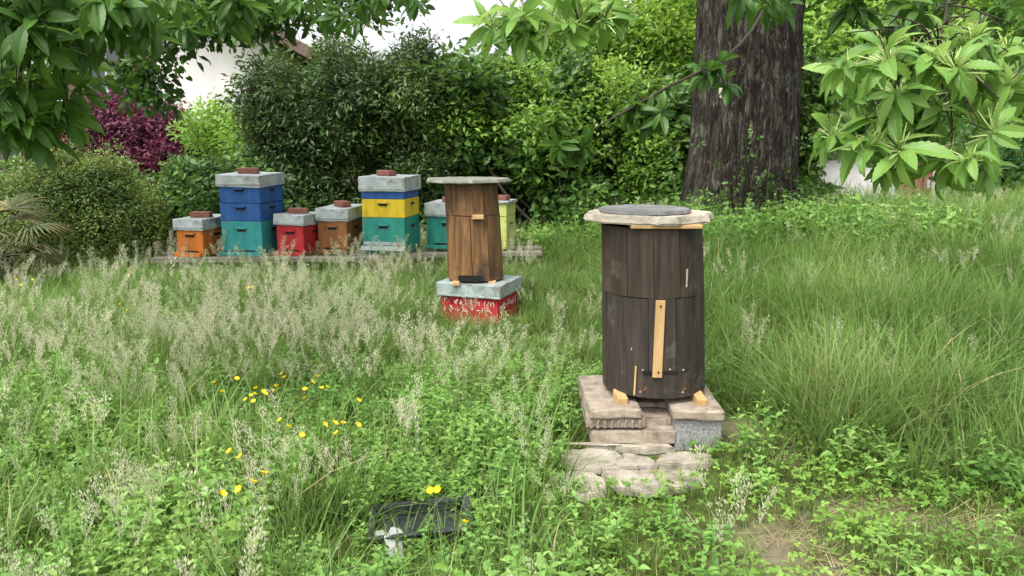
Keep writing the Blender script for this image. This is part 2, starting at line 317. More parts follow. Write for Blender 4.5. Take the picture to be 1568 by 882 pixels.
for k in range(6):
    mb=MB()
    for i in range(5):
        r=.10*math.sqrt(rng.random());a=rng.uniform(0,6.283);H=rng.uniform(.42,.70);az=rng.uniform(0,6.283);bend=rng.uniform(.05,.3)
        bx_=np.array([r*math.cos(a),r*math.sin(a),0]); d=np.array([math.cos(az),math.sin(az),0])
        fp=lambda t: bx_+d*(bend*H*t**2)+np.array([0,0,H*t*(1-.05*t)])
        tube(mb,[tuple(fp(t)) for t in (0,.35,.7,1)],[.0013,.0012,.001,.0006],3,0)
        pl=rng.uniform(.12,.19)/H; pr=rng.uniform(.020,.042)
        for j in range(120):
            t=1-pl*rng.random()**.8; q=(1-t)/pl; c0=fp(t); b=rng.uniform(0,6.283); rr=pr*(math.sin(math.pi*min(1,.12+q*.85)))*rng.uniform(.1,1)
            c=c0+np.array([math.cos(b)*rr,math.sin(b)*rr,rr*.7]); s=rng.uniform(.0024,.0043)
            up=np.array([math.cos(b)*.3,math.sin(b)*.3,1])*s*1.6; sd=np.array([-math.sin(b),math.cos(b),0])*s*.65
            if rng.random()<.5: sd=np.array([math.cos(b),math.sin(b),0])*s*.65
            mb.add([c-up,c+sd,c+up,c-sd],[(0,1,2,3)],1)
    for i in range(8):
        blade(mb,(rng.normal(0,.04),rng.normal(0,.04),0),rng.uniform(0,6.28),rng.uniform(.2,.42),.005,rng.uniform(.3,.9),4,2)
    mb.build(f'seed_{k}',['stem','seed','grass_long'],C_seed)
C_herb=newcoll('herb_plant')
for k in range(6):
    mb=MB()
    for i in range(4):
        r=.07*math.sqrt(rng.random());a=rng.uniform(0,6.283);H=rng.uniform(.14,.28);tx,ty=rng.normal(0,.12,2)
        b0=np.array([r*math.cos(a),r*math.sin(a),0]); top=b0+np.array([tx*H,ty*H,H]); tube(mb,[tuple(b0),tuple(top)],[.0018,.001],3,0)
        nn=6; az=rng.uniform(0,6.28)
        for j in range(nn):
            t=.3+.7*j/(nn-1); c=b0+(top-b0)*t; az+=math.pi/2+rng.normal(0,.2); sz=.052*(1-.5*abs(t-.5))*(.55 if j==nn-1 else 1)
            for q in (0,math.pi):
                v,f,uv=leaf(sz*rng.uniform(.8,1.15),sz*.48,3,.3,.7,.12,.4)
                v=v@Rm(rng.normal(0,.2),-.35+rng.normal(0,.25)-(.5 if j==nn-1 else 0),az+q).T+c; mb.add(v,f,1,uv)
    mb.build(f'herb_{k}',['stem','herb'],C_herb)
C_clover=newcoll('clover_patch')
for k in range(6):
    mb=MB()
    for i in range(14):
        r=.11*math.sqrt(rng.random());a=rng.uniform(0,6.283);H=rng.uniform(.03,.10);b0=np.array([r*math.cos(a),r*math.sin(a),0]);c=b0+np.array([rng.normal(0,.01),rng.normal(0,.01),H])
        tube(mb,[tuple(b0),tuple(c)],[.0008,.0007],3,0)
        az=rng.uniform(0,6.28); tl=Rm(rng.normal(0,.3),rng.normal(0,.3),0)
        for q in range(3):
            v,f,uv=leaf(rng.uniform(.015,.023),.016,3,.2,.4,0,.6); v=(v@Rm(0,-.1,az+q*2.094).T)@tl.T+c; mb.add(v,f,1,uv)
    mb.build(f'clover_{k}',['stem','clover','pink'],C_clover)
C_cflow=newcoll('clover_flower_head')
for k in range(4):
    mb=MB()
    for h in range(2):
        b0=np.array([rng.normal(0,.03),rng.normal(0,.03),0]); c=b0+np.array([rng.normal(0,.03),rng.normal(0,.03),rng.uniform(.28,.42)]); tube(mb,[tuple(b0),tuple(c)],[.0014,.001],3,0)
        for j in range(40):
            u=rng.normal(size=3);u/=np.linalg.norm(u);u[2]=abs(u[2])*1.3-.2; u/=np.linalg.norm(u)
            v,f,uv=leaf(.013,.004,1,.1,0); mb.add(v@Rm(0,-math.asin(max(-1,min(1,u[2]))),math.atan2(u[1],u[0])).T+c,f,1,uv)
    mb.build(f'clover_flower_{k}',['stem','pink'],C_cflow)
C_butter=newcoll('buttercup')
for k in range(4):
    mb=MB()
    for i in range(3):
        b0=np.array([rng.normal(0,.03),rng.normal(0,.03),0]);top=b0+np.array([rng.normal(0,.04),rng.normal(0,.04),rng.uniform(.34,.44)])
        tube(mb,[tuple(b0),tuple((b0+top)/2+np.array([.01,0,0])),tuple(top)],[.0013,.0012,.001],3,0); tl=Rm(rng.normal(0,.5),rng.normal(0,.5),0)
        for q in range(5):
            v,f,uv=leaf(.015,.015,3,.15,-.9,0,.6); mb.add((v@Rm(0,-.3,q*1.2566).T)@tl.T+top,f,1,uv)
    for i in range(6):
        v,f,uv=leaf(.06,.035,4,.2,.9,.25,.5); mb.add(v@Rm(0,-.6,rng.uniform(0,6.28)).T+np.array([0,0,rng.uniform(.03,.2)]),f,2,uv)
    mb.build(f'butter_{k}',['stem','yellow','clover'],C_butter)
def clumps(cname,mat,nleaf,L,W,rad,nvar=5,seg=2,fold=.25,droop=.5,twig=True):
    c=newcoll(cname)
    for k in range(nvar):
        mb=MB()
        for i in range(nleaf):
            u=rng.normal(size=3);u/=np.linalg.norm(u); r=rad*rng.uniform(.25,1); c0=u*r
            if twig and i<3: tube(mb,[(0,0,0),tuple(c0)],[.003,.0015],3,1)
            l=L*rng.uniform(.7,1.2); v,f,uv=leaf(l,W*l/L,seg,fold,droop)
            az=math.atan2(u[1],u[0])+rng.normal(0,.7); mb.add(v@Rm(rng.normal(0,.5),rng.uniform(-.5,.7),az).T+c0,f,0,uv)
        mb.build(f'{cname}_{k}',[mat,'twig'],c)
    return c
C_hedge=clumps('hedge_leaf_clump','hedge',16,.105,.055,.19,seg=3)
C_dark=clumps('dark_shrub_clump','hedge_d',24,.07,.026,.17,seg=2)
C_bright=clumps('bright_leaf_clump','bright',18,.10,.05,.22,seg=2)
C_box=clumps('boxwood_clump','box',36,.03,.016,.11)
C_red=clumps('plum_clump','red',26,.07,.035,.2)
C_lin=clumps('small_tree_clump','hedge',12,.10,.055,.17,seg=3)
def chest(cname,mat,cat=True):
    c=newcoll(cname)
    for k in range(5):
        mb=MB(); n=rng.integers(10,14)
        tube(mb,[(0,0,.12),(0.004,0,.05),(0,0,0)],[.003,.0027,.002],5,1)
        for i in range(n):
            l=rng.uniform(.11,.20); v,f,uv=leaf(l,l*.31,16,.32,rng.uniform(.5,1.3),.08,.5)
            el=rng.uniform(-.1,.95) if i>2 else rng.uniform(-.9,-.3)
            az=i*2.399+rng.normal(0,.2); st=np.array([math.cos(az)*.012,math.sin(az)*.012,rng.uniform(-.0,.05)])
            mb.add(v@Rm(rng.normal(0,.3),el,az).T+st,f,0,uv)
        if cat:
            for i in range(12):
                az=rng.uniform(0,6.28); e=rng.uniform(.3,1.2); l=rng.uniform(.06,.13); d=np.array([math.cos(az)*math.cos(e),math.sin(az)*math.cos(e),math.sin(e)])
                tube(mb,[(0,0,0),tuple(d*l*.5),tuple(d*l+np.array([0,0,-.01]))],[.002,.0032,.0015],5,2)
            for i in range(3):
                v,f,uv=leaf(.07,.018,6,.6,-.3,.05,.5); mb.add(v@Rm(0,-1.1,rng.uniform(0,6.28)).T,f,0,uv)
        mb.build(f'{cname}_{k}',[mat,'twig','cat'],c,smooth=False)
    return c
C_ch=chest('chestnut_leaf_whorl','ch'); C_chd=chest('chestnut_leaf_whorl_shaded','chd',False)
# ------------------------------------------------------------ terrain
def gh(x,y):
    x=np.asarray(x,float);y=np.asarray(y,float)
    h=.40*sm(5,9.5,y)*sm(-.6,2.4,x)+.015*np.sin(x*2.1+1)*np.sin(y*1.7)+.01*np.sin(x*5.3)*np.sin(y*4.9+2)
    h+= .05*sm(3.5,6,y)*sm(1.2,3,x)
    f=np.exp(-(((x-.65)/.6)**2+((y-3.75)/.7)**2)); return h*(1-f)
def dirt(x,y):
    n=.5+.25*(np.sin(x*9+y*4)+np.sin(y*11-x*6+1))+.2*np.sin(x*23+y*17)
    g=lambda cx,cy,sx,sy:np.exp(-(((x-cx)/sx)**2+((y-cy)/sy)**2))
    d=.78*g(1.02,2.66,.24,.24)+.8*g(1.42,3.0,.28,.13)+.85*g(1.22,3.85,.13,.36)+.4*g(1.75,2.9,.3,.15)+.5*g(.35,5.6,.2,.6)
    return np.clip(d*(.45+.9*n),0,1)
xs=np.concatenate([np.linspace(-120,-9,16)[:-1],np.linspace(-9,9,181),np.linspace(9,120,16)[1:]])
ys=np.concatenate([np.linspace(-40,0,9)[:-1],np.linspace(0,13,150),np.linspace(13,160,22)[1:]])
X,Y=np.meshgrid(xs,ys); Z=gh(X,Y); nx=len(xs)
mb=MB(); mb.add(np.stack([X.ravel(),Y.ravel(),Z.ravel()],1),[(j*nx+i,j*nx+i+1,(j+1)*nx+i+1,(j+1)*nx+i) for j in range(len(ys)-1) for i in range(nx-1)])
g=mb.build('ground',['ground'],smooth=True)
a=g.data.attributes.new('dirt','FLOAT','POINT'); a.data.foreach_set('value',dirt(X,Y).ravel().astype(np.float32))
# ------------------------------------------------------------ meadow scatter
def patch(x,y,f=1.0,p=0):
    return .5+.5*np.sin(x*2.3*f+p+1.3*np.sin(y*1.1*f+p))*np.sin(y*2.7*f-p+1.1*np.sin(x*1.7*f))
def excl(x,y,pad=0):
    e=(x>.34-pad)&(x<1.07+pad)&(y>3.68-pad)&(y<4.33+pad)
    e|=(x>.25-pad)&(x<.88+pad)&(y>3.22-pad)&(y<3.75)
    e|=((x+.30)**2+(y-6.58)**2<(.42+pad)**2)
    e|=(abs(x+.37)<.19+pad)&(abs(y-2.84)<.10+pad)
    e|=((x-2.58)**2+(y-9.1)**2<.5)
    return e
def field(name,coll,dens,mask,scale,xr=(-8,8),yr=(1.8,10.5),pad=0,tilt=.12,thin=True):
    A=(xr[1]-xr[0])*(yr[1]-yr[0]); n=int(A*dens)
    x=rng.uniform(*xr,n);y=rng.uniform(*yr,n)
    mk=mask(x,y)*((1-.45*sm(5.5,9,y)) if thin else 1)
    k=(np.abs(x)<.75+.72*y)&(rng.random(n)<mk)&(~excl(x,y,pad)); x=x[k];y=y[k]
    s=scale(x,y)*rng.uniform(.75,1.2,len(x))
    wd=np.clip(s,.6,1.3)*(1+.3*sm(5,9,y) if thin else 1)
    sc=np.stack([wd,wd,s],1)
    return scatter(name,coll,np.stack([x,y,gh(x,y)],1),scl=sc,tilt=tilt)
left=lambda x,y:1-sm(-.1,.5,x)
right=lambda x,y:sm(1.0,1.7,x)*sm(3.1,4.3,y+.25*(x-1.5))
back=lambda x,y:sm(4.6,6,y)
trackd=lambda x,y:np.exp(-((x-(.35+.05*(y-4)))/.45)**2)*sm(4,5,y)*(1-sm(8,9,y))
tray=lambda x,y:np.exp(-(((x+.37)/.26)**4+((y-2.54)/.22)**2))
frontflag=lambda x,y:np.exp(-(((x-.55)/.45)**4+((y-2.95)/.30)**2))
nearbox=lambda x,y:np.exp(-(((x+.32)/.55)**4+((y-5.6)/.65)**2))
low=lambda x,y:np.clip(1-.66*tray(x,y)-.70*nearbox(x,y)-.45*trackd(x,y)-.6*frontflag(x,y),.2,1)
dm=lambda x,y:1-.9*np.clip(dirt(x,y)*1.2,0,1)
seedband=lambda x,y:sm(3.8,4.5,y)*(1-sm(6.2,7.0,y))*np.exp(-((x+1.6)/1.6)**2)
field('short_grass',C_short,175,lambda x,y:dm(x,y)*(.85-.55*sm(6,9,y)),lambda x,y:(.75+.7*patch(x,y,1.3,1)*sm(3,5,y)+.3*left(x,y))*np.clip(low(x,y)+.2,0,1))
field('tall_grass',C_tall,74,lambda x,y:np.clip(right(x,y)*.98+back(x,y)*.85+left(x,y)*.36*patch(x,y,1.5,2),0,1)*(1-.6*trackd(x,y)),
      lambda x,y:(.72+.35*patch(x,y,.8,.5)+.24*right(x,y))*low(x,y))
field('fine_grass',C_fine,58,lambda x,y:np.clip(left(x,y)*.6*patch(x,y,1.1,4)+back(x,y)*.6+.4*right(x,y),0,1),lambda x,y:(.65+.4*patch(x,y,1,2))*low(x,y))
field('seed_head_grass',C_seed,34,lambda x,y:np.clip(left(x,y)*(.42*(patch(x,y,1.6,3)**1.3)*1.6+.16*sm(6,7,y)*(1-sm(7.4,7.7,y)))+1.0*seedband(x,y)*(.3+.7*patch(x,y,1.8,1))+.03+.16*right(x,y)*patch(x,y,1.3,2),0,1)*(1-.95*tray(x,y))*(1-.85*nearbox(x,y))*(1-.85*sm(.1,.5,x)*(1-sm(3.4,4.4,y))),
      lambda x,y:(.72+.2*patch(x,y,1,5))*np.clip(low(x,y)+.08,0,1),thin=False)
field('meadow_herbs',C_herb,125,lambda x,y:np.clip(left(x,y)*(1-sm(4.0,5.2,y))*(.38+.62*patch(x,y,1.3,.7))+.55*np.exp(-(((x-.15)/.6)**2+((y-4.6)/1.1)**2))+.09,0,1)*dm(x,y)*(1-.7*sm(1,2,x)),
      lambda x,y:(.72+.40*patch(x,y,1.7,2))*low(x,y),yr=(1.8,7.0))
field('clover',C_clover,95,lambda x,y:np.clip(.25+.75*sm(.1,.6,x)*(1-sm(3.6,4.6,y)),0,1)*dm(x,y)*(1-sm(5,6.5,y))*(.4+.6*patch(x,y,2.2,5)),lambda x,y:.75+.45*patch(x,y,2,1),yr=(1.8,6.5))
field('clover_flowers',C_cflow,6,lambda x,y:np.clip(left(x,y)*(1-sm(3.8,4.8,y))+.35*right(x,y)+.15,0,1)*patch(x,y,1.9,3)*(1-sm(5,6,y)),lambda x,y:(.55+.45*(left(x,y)+right(x,y)))*low(x,y),yr=(2.2,6),thin=False)
field('straw_litter',C_straw,90,lambda x,y:np.clip(dirt(x,y)*1.3+.06,0,1)*.7,lambda x,y:1+0*x,yr=(1.8,5))
field('broad_grass',C_wide,26,lambda x,y:np.clip(.9*np.exp(-(((x-.05)/.28)**2+((y-2.62)/.3)**2))+.35*right(x,y)+.12*left(x,y),0,1),lambda x,y:.85*low(x,y),yr=(1.8,7))
bp=[]
for cx,cy,n,s in ((-1.12,3.50,6,.09),(-1.3,3.45,1,.04),(-.76,3.0,2,.06),(-.73,2.8,1,.05),(-.80,2.52,2,.08),(-2.6,5.8,2,.4),(-.35,2.30,1,.05),(-3.4,6.9,3,.35)):
    for i in range(n): bp.append((cx+rng.normal(0,s),cy+rng.normal(0,s),0))
bp=np.array(bp); scatter('buttercups',C_butter,bp,scl=rng.uniform(.85,1.1,len(bp)))
# ------------------------------------------------------------ box helper
def bx(name,c,s,mat,parent=None,bev=.004,rot=(0,0,0),jit=0,coll=MAIN,seg=2,cuts=0):
    bm=bmesh.new(); bmesh.ops.create_cube(bm,size=1); bmesh.ops.scale(bm,vec=s,verts=bm.verts)
    if bev>0: bmesh.ops.bevel(bm,geom=bm.edges[:],offset=bev,segments=seg,affect='EDGES',profile=.6)
    if cuts:
        bmesh.ops.subdivide_edges(bm,edges=[e for e in bm.edges if e.calc_length()>max(s)*.3],cuts=cuts,use_grid_fill=True)
    if jit:
        for v in bm.verts: v.co+=Vector(rng.normal(0,jit,3))
    me=bpy.data.meshes.new(name); bm.to_mesh(me); bm.free(); me.materials.append(M[mat])
    o=bpy.data.objects.new(name,me); coll.objects.link(o); o.location=c; o.rotation_euler=rot
    if parent: o.parent=parent
    return o
def boxhive(corner,rz,W,D,secs,roof=.13,brick=True,alu=False,name='painted_beehive'):
    e=empty(name,corner,rz); z=0
    bx('floor_board',(-W/2,D/2-.03,.018),(W+.004,D+.07,.036),secs[0][1],e,.003); z=.038
    bx('entrance_slot',(-W/2,-.001,.048),(W*.6,.012,.014),'hole',e,0)
    for i,(h,m) in enumerate(secs):
        bx(f'body_{i}',(-W/2+rng.normal(0,.003),D/2+rng.normal(0,.003),z+h/2),(W,D,h-.004),m,e,.004,rot=(0,0,rng.normal(0,.006)))
        if h>.15:
            bx(f'hand_grip_{i}',(-W/2,-.004,z+h*.70),(.09,.014,.022),'hole',e,.003)
            bx(f'grip_batten_{i}',(-W/2,-.012,z+h*.70+.021),(.12,.02,.016),m,e,.003)
            bx(f'side_grip_{i}',(.004,D/2,z+h*.70),(.014,.10,.022),'hole',e,.003)
        nn=max(2,int(h/.05))
        for k in range(nn):
            if k%2: bx(f'corner_joint_{i}_{k}',(-.010,-.0005,z+h*(k+.5)/nn),(.018,.006,h/nn*.92),m,e,.001)
        z+=h
    bx('roof_rim_board',(-W/2,D/2,z+.006),(W+.012,D+.012,.010),'greywood',e,.002)
    bx('metal_roof',(-W/2,D/2,z+roof/2-.012),(W+.04,D+.04,roof),'metal',e,.006,rot=(rng.normal(0,.018),rng.normal(0,.014),rng.normal(0,.01)),jit=.0016,cuts=3)
    bx('roof_seam',(-W/2,-.022,z+.012),(W+.044,.006,.014),'metal_g',e,.002)
    if alu:
        bx('landing_board',(-W/2,-.05,.055),(W+.02,.10,.012),'metal_g',e,.003,rot=(.35,0,0))
        bx('entrance_reducer',(-W/2,-.010,.10),(W-.02,.012,.035),'metal_g',e,.002)
    if brick: bx('brick',(-W/2+rng.normal(0,.02),D/2-.05,z+roof+.018),(.20,.10,.055),'brick',e,.006,rot=(0,0,rng.normal(0,.3)),jit=.001)
    return e
R8=math.radians(-12)
boxhive((-3.10,7.94,.35),R8,.29,.50,[(.24,'orange')],.11)
boxhive((-2.52,7.99,.35),R8+.03,.44,.50,[(.31,'teal'),(.18,'blue'),(.18,'blue')],.12)
boxhive((-2.11,8.02,.35),R8-.03,.30,.48,[(.27,'redp')],.11)
boxhive((-1.70,8.18,.35),R8,.32,.48,[(.31,'brown')],.13)
boxhive((-1.10,8.15,.35),R8+.02,.46,.50,[(.33,'teal2'),(.19,'yellowp'),(.09,'blue')],.15,alu=True)
boxhive((-.50,8.52,.35),R8,.43,.48,[(.32,'teal2')],.14)
boxhive((-.06,8.52,.35),R8,.34,.48,[(.31,'lime'),(.14,'lime')],.03,brick=True)
st=empty('hive_stand',(-2.4,8.1,0))
def plank(nm,x0,x1,y,z,yb,th=.045,dp=.12,rz=0):
    bx(nm,((x0+x1)/2+2.4,y-8.1,z),(x1-x0,dp,th),'greywood',st,.005,rot=(0,0,rz),jit=.001)
plank('front_plank',-3.6,-1.35,7.93,.325,0,rz=.03); plank('back_plank',-3.6,-1.35,8.3,.325,0,rz=.03)
plank('front_plank_b',-1.65,.32,8.26,.322,0,rz=.13); plank('back_plank_b',-1.65,.34,8.66,.322,0,rz=.13)
for i,(x,y) in enumerate(((-3.3,8.0),(-2.4,8.05),(-1.6,8.1),(-.9,8.36),(.1,8.5),(-3.3,8.35),(-.2,8.75))): bx(f'support_block_{i}',(x+2.4,y-8.1,.15),(.2,.2,.30),'greywood',st,.006)
# ------------------------------------------------------------ stave hives
def staves(name,e,n,rb,rt,z0,z1,off0,off1,mat,rot0=0,arc=4,gap=.006,flat=0.0,var=.003):
    mb=MB()
    for k in range(n):
        a0=2*math.pi*k/n+rot0; a1=a0+2*math.pi/n; dr=rng.normal(0,var); zt=z1+rng.normal(0,.002)
        v=[]; H=8
        for h in range(H+1):
            t=h/H; r=(rb+(rt-rb)*t)+dr; cx=off0[0]+(off1[0]-off0[0])*t; cy=off0[1]+(off1[1]-off0[1])*t
            ga=gap/2/r
            for q in range(arc+1):
                a=a0+ga+(a1-a0-2*ga)*q/arc; mid=(a0+a1)/2
                rf=r*math.cos((a1-a0)/2)/math.cos(a-mid); rr=r*(1-flat)+rf*flat
                edge=.0025 if q in (0,arc) else 0
                v.append((cx+(rr-edge)*math.cos(a),cy+(rr-edge)*math.sin(a),z0+(zt-z0)*t))
            for a in (a1-ga,a0+ga): v.append((cx+(r-.03)*math.cos(a),cy+(r-.03)*math.sin(a),z0+(zt-z0)*t))
        w=arc+3; f=[]
        for h in range(H):
            for q in range(w):
                q2=(q+1)%w; f.append((h*w+q,h*w+q2,(h+1)*w+q2,(h+1)*w+q))
        f.append(tuple(range(w))[::-1]); f.append(tuple(H*w+q for q in range(w)))
        mb.add(v,f,0)
    return mb.build(name,[mat],parent=e)
def core(name,e,r,z0,z1,o0,o1,mat='hole'):
    mb=MB(); tube(mb,[(o0[0],o0[1],z0),(o1[0],o1[1],z1)],[r,r],40,0)
    mb.add([(o1[0]+r*math.cos(a),o1[1]+r*math.sin(a),z1) for a in np.linspace(0,6.283,40,endpoint=False)],[tuple(range(40))],0)
    mb.add([(o0[0]+r*math.cos(a),o0[1]+r*math.sin(a),z0) for a in np.linspace(0,6.283,40,endpoint=False)],[tuple(range(40))],0)
    return mb.build(name,[mat],parent=e)
def plate(name,e,c,poly,th,mat,rough=.006,bev=.006,tilt=(0,0)):
    bm=bmesh.new(); P=[]; n=len(poly)
    for i in range(n):
        p,q=np.array(poly[i]),np.array(poly[(i+1)%n]); m=5
        for k in range(m): P.append(p+(q-p)*k/m+rng.normal(0,rough,2))
    vs=[bm.verts.new((p[0],p[1],0)) for p in P]; f=bm.faces.new(vs)
    r=bmesh.ops.extrude_face_region(bm,geom=[f]); up=[v for v in r['geom'] if isinstance(v,bmesh.types.BMVert)]
    cc=np.mean(P,0)
    for v in up: v.co.z+=th; v.co.x+=(cc[0]-v.co.x)*.03; v.co.y+=(cc[1]-v.co.y)*.03
    bmesh.ops.recalc_face_normals(bm,faces=bm.faces)
    bmesh.ops.bevel(bm,geom=[e2 for e2 in bm.edges if len(e2.link_faces)==2 and abs(e2.verts[0].co.z-e2.verts[1].co.z)<1e-5],offset=bev,segments=2,affect='EDGES')
    for v in bm.verts: v.co.z+=tilt[0]*(v.co.x-cc[0])+tilt[1]*(v.co.y-cc[1])+rng.normal(0,rough*.12)
    me=bpy.data.meshes.new(name); bm.to_mesh(me); bm.free(); me.materials.append(M[mat])
    o=bpy.data.objects.new(name,me); MAIN.objects.link(o); o.location=c
    if e: o.parent=e
    return o
H=empty('log_beehive',(.745,4.03,.245))
r0=math.radians(-90)-math.pi/12
staves('lower_staves',H,12,.264,.259,0.0,.50,(0,0),(-.02,0),'darkwood',r0,flat=.12,gap=.0025,var=.0012)
staves('upper_staves',H,12,.260,.254,.504,.84,(-.020,0),(-.038,0),'darkwood2',r0+.12,flat=.12,gap=.0025,var=.0012)
core('core',H,.236,.01,.83,(0,0),(-.03,0))
bx('pale_batten',(-.032,-.272,.305),(.046,.016,.385),'palewood',H,.003,rot=(.0,.012,0))
for i,z in enumerate((.14,.47)): bx(f'batten_screw_{i}',(-.03,-.282,z),(.009,.006,.009),'hole',H,.002)
bx('entrance_slot',(-.02,-.262,.135),(.17,.012,.016),'hole',H,.002)
mb=MB(); v=[];nq=12
for z in (.003,.125):
    for q in range(nq+1):
        a=math.radians(-90)+(q/nq-.5)*1.12
        for r in (.2685,.255): v.append((r*math.cos(a),r*math.sin(a),z))
f=[]; B=(nq+1)*2
for q in range(nq):
    a=q*2; f+=[(a,a+2,B+a+2,B+a),(B+a,B+a+2,B+a+3,B+a+1),(a+1,B+a+1,B+a+3,a+3),(a,a+1,a+3,a+2)]
f+=[(0,B,B+1,1),(nq*2,nq*2+1,B+nq*2+1,B+nq*2)]
mb.add(v,f,0); mb.build('entrance_board',['darkwood'],parent=H)
for i,(x,z,r) in enumerate(((-.085,.055,.5),(-.10,.035,-.6),(.10,.04,.8))):
    bx(f'scratch_{i}',(x,-.2685+x*x*2.0,z),(.006,.004,.035),'brown',H,.0008,rot=(0,r,-x*3.5))
bx('pale_sliver',(-.135,-.236,.085),(.009,.008,.15),'palewood',H,.002,rot=(0,.03,-.5))
bx('pale_sliver_b',(.100,-.2385,.60),(.009,.005,.09),'lidstone',H,.002,rot=(0,0,.42))
bx('pale_sliver_c',(-.155,-.213,.27),(.011,.005,.07),'lidstone',H,.002,rot=(0,0,-.62))
for i,(x,z) in enumerate(((-.10,.142),(.10,.142),(.03,.15),(.10,.03),(-.11,.03))): bx(f'screw_{i}',(x,-math.sqrt(.2695**2-x*x)+(.007 if z>.13 else 0),z),(.008,.006,.008),'lidstone' if i<3 else 'metal',H,.002)
for i,(x,y) in enumerate(((-.20,-.19),(.19,-.21),(0,.22))): bx(f'foot_wedge_{i}',(x,y,-.020),(.05,.12,.05),'palewood',H,.004,rot=(.12,0,rng.normal(0,.15)))
bx('top_wood_ring',(-.01,-.10,.852),(.34,.34,.018),'palewood',H,.004)
hexa=[(.322*math.cos(a)*f,.295*math.sin(a)*f) for a,f in zip(np.radians([5,40,75,110,150,185,215,250,285,325]),[1.0,.98,1.0,.97,1.0,1.03,1.0,1.02,1.0,1.02])]
plate('stone_lid',H,(-.055,-.01,.860),hexa,.040,'lidstone',.009,.007)
plate('slate_disc',H,(-.075,0,.902),[(.235*math.cos(a),.235*math.sin(a)) for a in np.linspace(0,6.283,14,endpoint=False)],.018,'slate',.003,.003)
G=empty('wooden_log_beehive',(-.30,6.52,.385))
r1=math.radians(-90)-math.pi/10+.25
staves('lower_staves',G,10,.236,.226,0,.52,(0,0),(-.02,0),'brownwood',r1,flat=.6,gap=.004,var=.003)
staves('upper_staves',G,10,.223,.217,.527,.775,(-.02,0),(-.035,0),'brownwood',r1-.1,flat=.7,gap=.004,var=.003)
core('core',G,.18,0.01,.77,(0,0),(-.03,0))
bx('entrance_block',(.03,-.228,.52),(.09,.04,.035),'palewood',G,.004,rot=(0,0,.15))
bx('bottom_entrance',(-.03,-.233,.03),(.20,.012,.045),'hole',G,.003)
for i,(x,y) in enumerate(((-.15,-.20),(.14,-.17),(0,.19))): bx(f'foot_wedge_{i}',(x,y,-.016),(.06,.09,.03),'palewood',G,.004)
plate('stone_lid',G,(-.06,0,.785),[(.355*math.cos(a)*f,.33*math.sin(a)*f) for a,f in zip(np.radians([0,35,80,120,160,200,240,280,320]),[1,1.02,.96,1,1.02,1.0,1.02,.98,1.02])],.028,'lidlichen',.008,.006)
bh=empty('red_beehive_box',(-.105,6.20,0),math.radians(-20))
bx('body',(-.26,.24,.14),(.50,.47,.25),'redp',bh,.004)
bx('floor_board',(-.26,.22,.012),(.52,.52,.024),'greywood',bh,.004)
bx('metal_roof',(-.26,.24,.315),(.555,.52,.105),'metal_g',bh,.006,jit=.0016,cuts=3)
bx('roof_seam',(-.26,-.0225,.270),(.56,.006,.014),'metal_g',bh,.002)
# rough hand-painted strokes of worn white lettering, two lines on the front, one on the side
for ln,zc in enumerate((.215,.150)):
    x=-.48
    while x<-.05:
        w=rng.uniform(.018,.032)
        for s in range(rng.integers(2,4)):
            bx(f'letter_stroke_{ln}',(x+rng.uniform(0,w),.0040,zc+rng.normal(0,.008)),(.006,.004,rng.uniform(.02,.042)),'letter' if rng.random()<.8 else 'hole',bh,.001,rot=(0,rng.choice([0,1.57,.5,-.5,0]),0))
        x+=w+rng.uniform(.012,.03)
y=.04
while y<.43:
    for s in range(2): bx('letter_stroke_side',(-.0095,y+rng.uniform(0,.02),.185+rng.normal(0,.012)),(.004,.007,rng.uniform(.02,.05)),'letter',bh,.001,rot=(rng.choice([0,1.57,.5,-.5]),0,0))
    y+=rng.uniform(.03,.05)
P=empty('stone_plinth',(.7,4.0,0))
def pb(nm,x0,x1,y0,y1,z0,z1,mat,jit=.002,rz=0,bev=.007): bx(nm,((x0+x1)/2-.7,(y0+y1)/2-4.0,(z0+z1)/2),(x1-x0,y1-y0,z1-z0),mat,P,bev,rot=(rng.normal(0,.006),rng.normal(0,.008),rz),jit=jit,cuts=2)
pb('left_slab',.375,.625,3.70,4.28,.168,.212,'slab',rz=.02); pb('left_middle_slab',.37,.66,3.725,4.27,.108,.162,'slab',rz=-.02)
for k in range(8): pb(f'ridge_{k}',.38+k*.034,.396+k*.034,3.712,3.74,.112,.155,'slab',.001,0,.004)
pb('centre_slab',.60,.79,3.78,4.3,.10,.150,'slab',rz=.04); pb('centre_low_slab',.63,.80,3.9,4.3,.155,.18,'slab')
pb('lower_slab',.385,.80,3.70,4.25,.035,.098,'slab',rz=.01); pb('footing',.40,.80,3.75,4.2,-.03,.03,'stone')
pb('right_slab',.785,1.035,3.685,4.29,.166,.212,'slab',rz=-.015); pb('concrete_block',.80,1.03,3.71,4.22,-.02,.160,'block',.001,rz=-.01,bev=.006); pb('rear_block',.42,1.0,4.05,4.24,.0,.10,'block')
fl=empty('flagstone_path',(.55,3.45,0))
flags=[[(.24,3.64),(.46,3.69),(.53,3.61),(.47,3.47),(.38,3.40),(.23,3.45)],[(.55,3.61),(.66,3.56),(.665,3.46),(.57,3.43),(.44,3.42),(.49,3.50)],[(.70,3.57),(.80,3.61),(.95,3.60),(.94,3.50),(.80,3.435),(.68,3.46)],
[(.17,3.38),(.27,3.41),(.37,3.385),(.42,3.31),(.40,3.18),(.30,3.14),(.20,3.20)],[(.41,3.395),(.62,3.425),(.87,3.42),(.85,3.30),(.68,3.17),(.54,3.15),(.44,3.20)],[(.36,3.70),(.78,3.71),(.79,3.655),(.57,3.635),(.50,3.70)]]
for i,p in enumerate(flags): plate(f'flagstone_{i}',fl,(0,0,.0),[(a-.55,b-3.45) for a,b in p],.026+.006*(i%3),'stone',.007,.006,tilt=(rng.normal(0,.025),rng.normal(0,.025)))
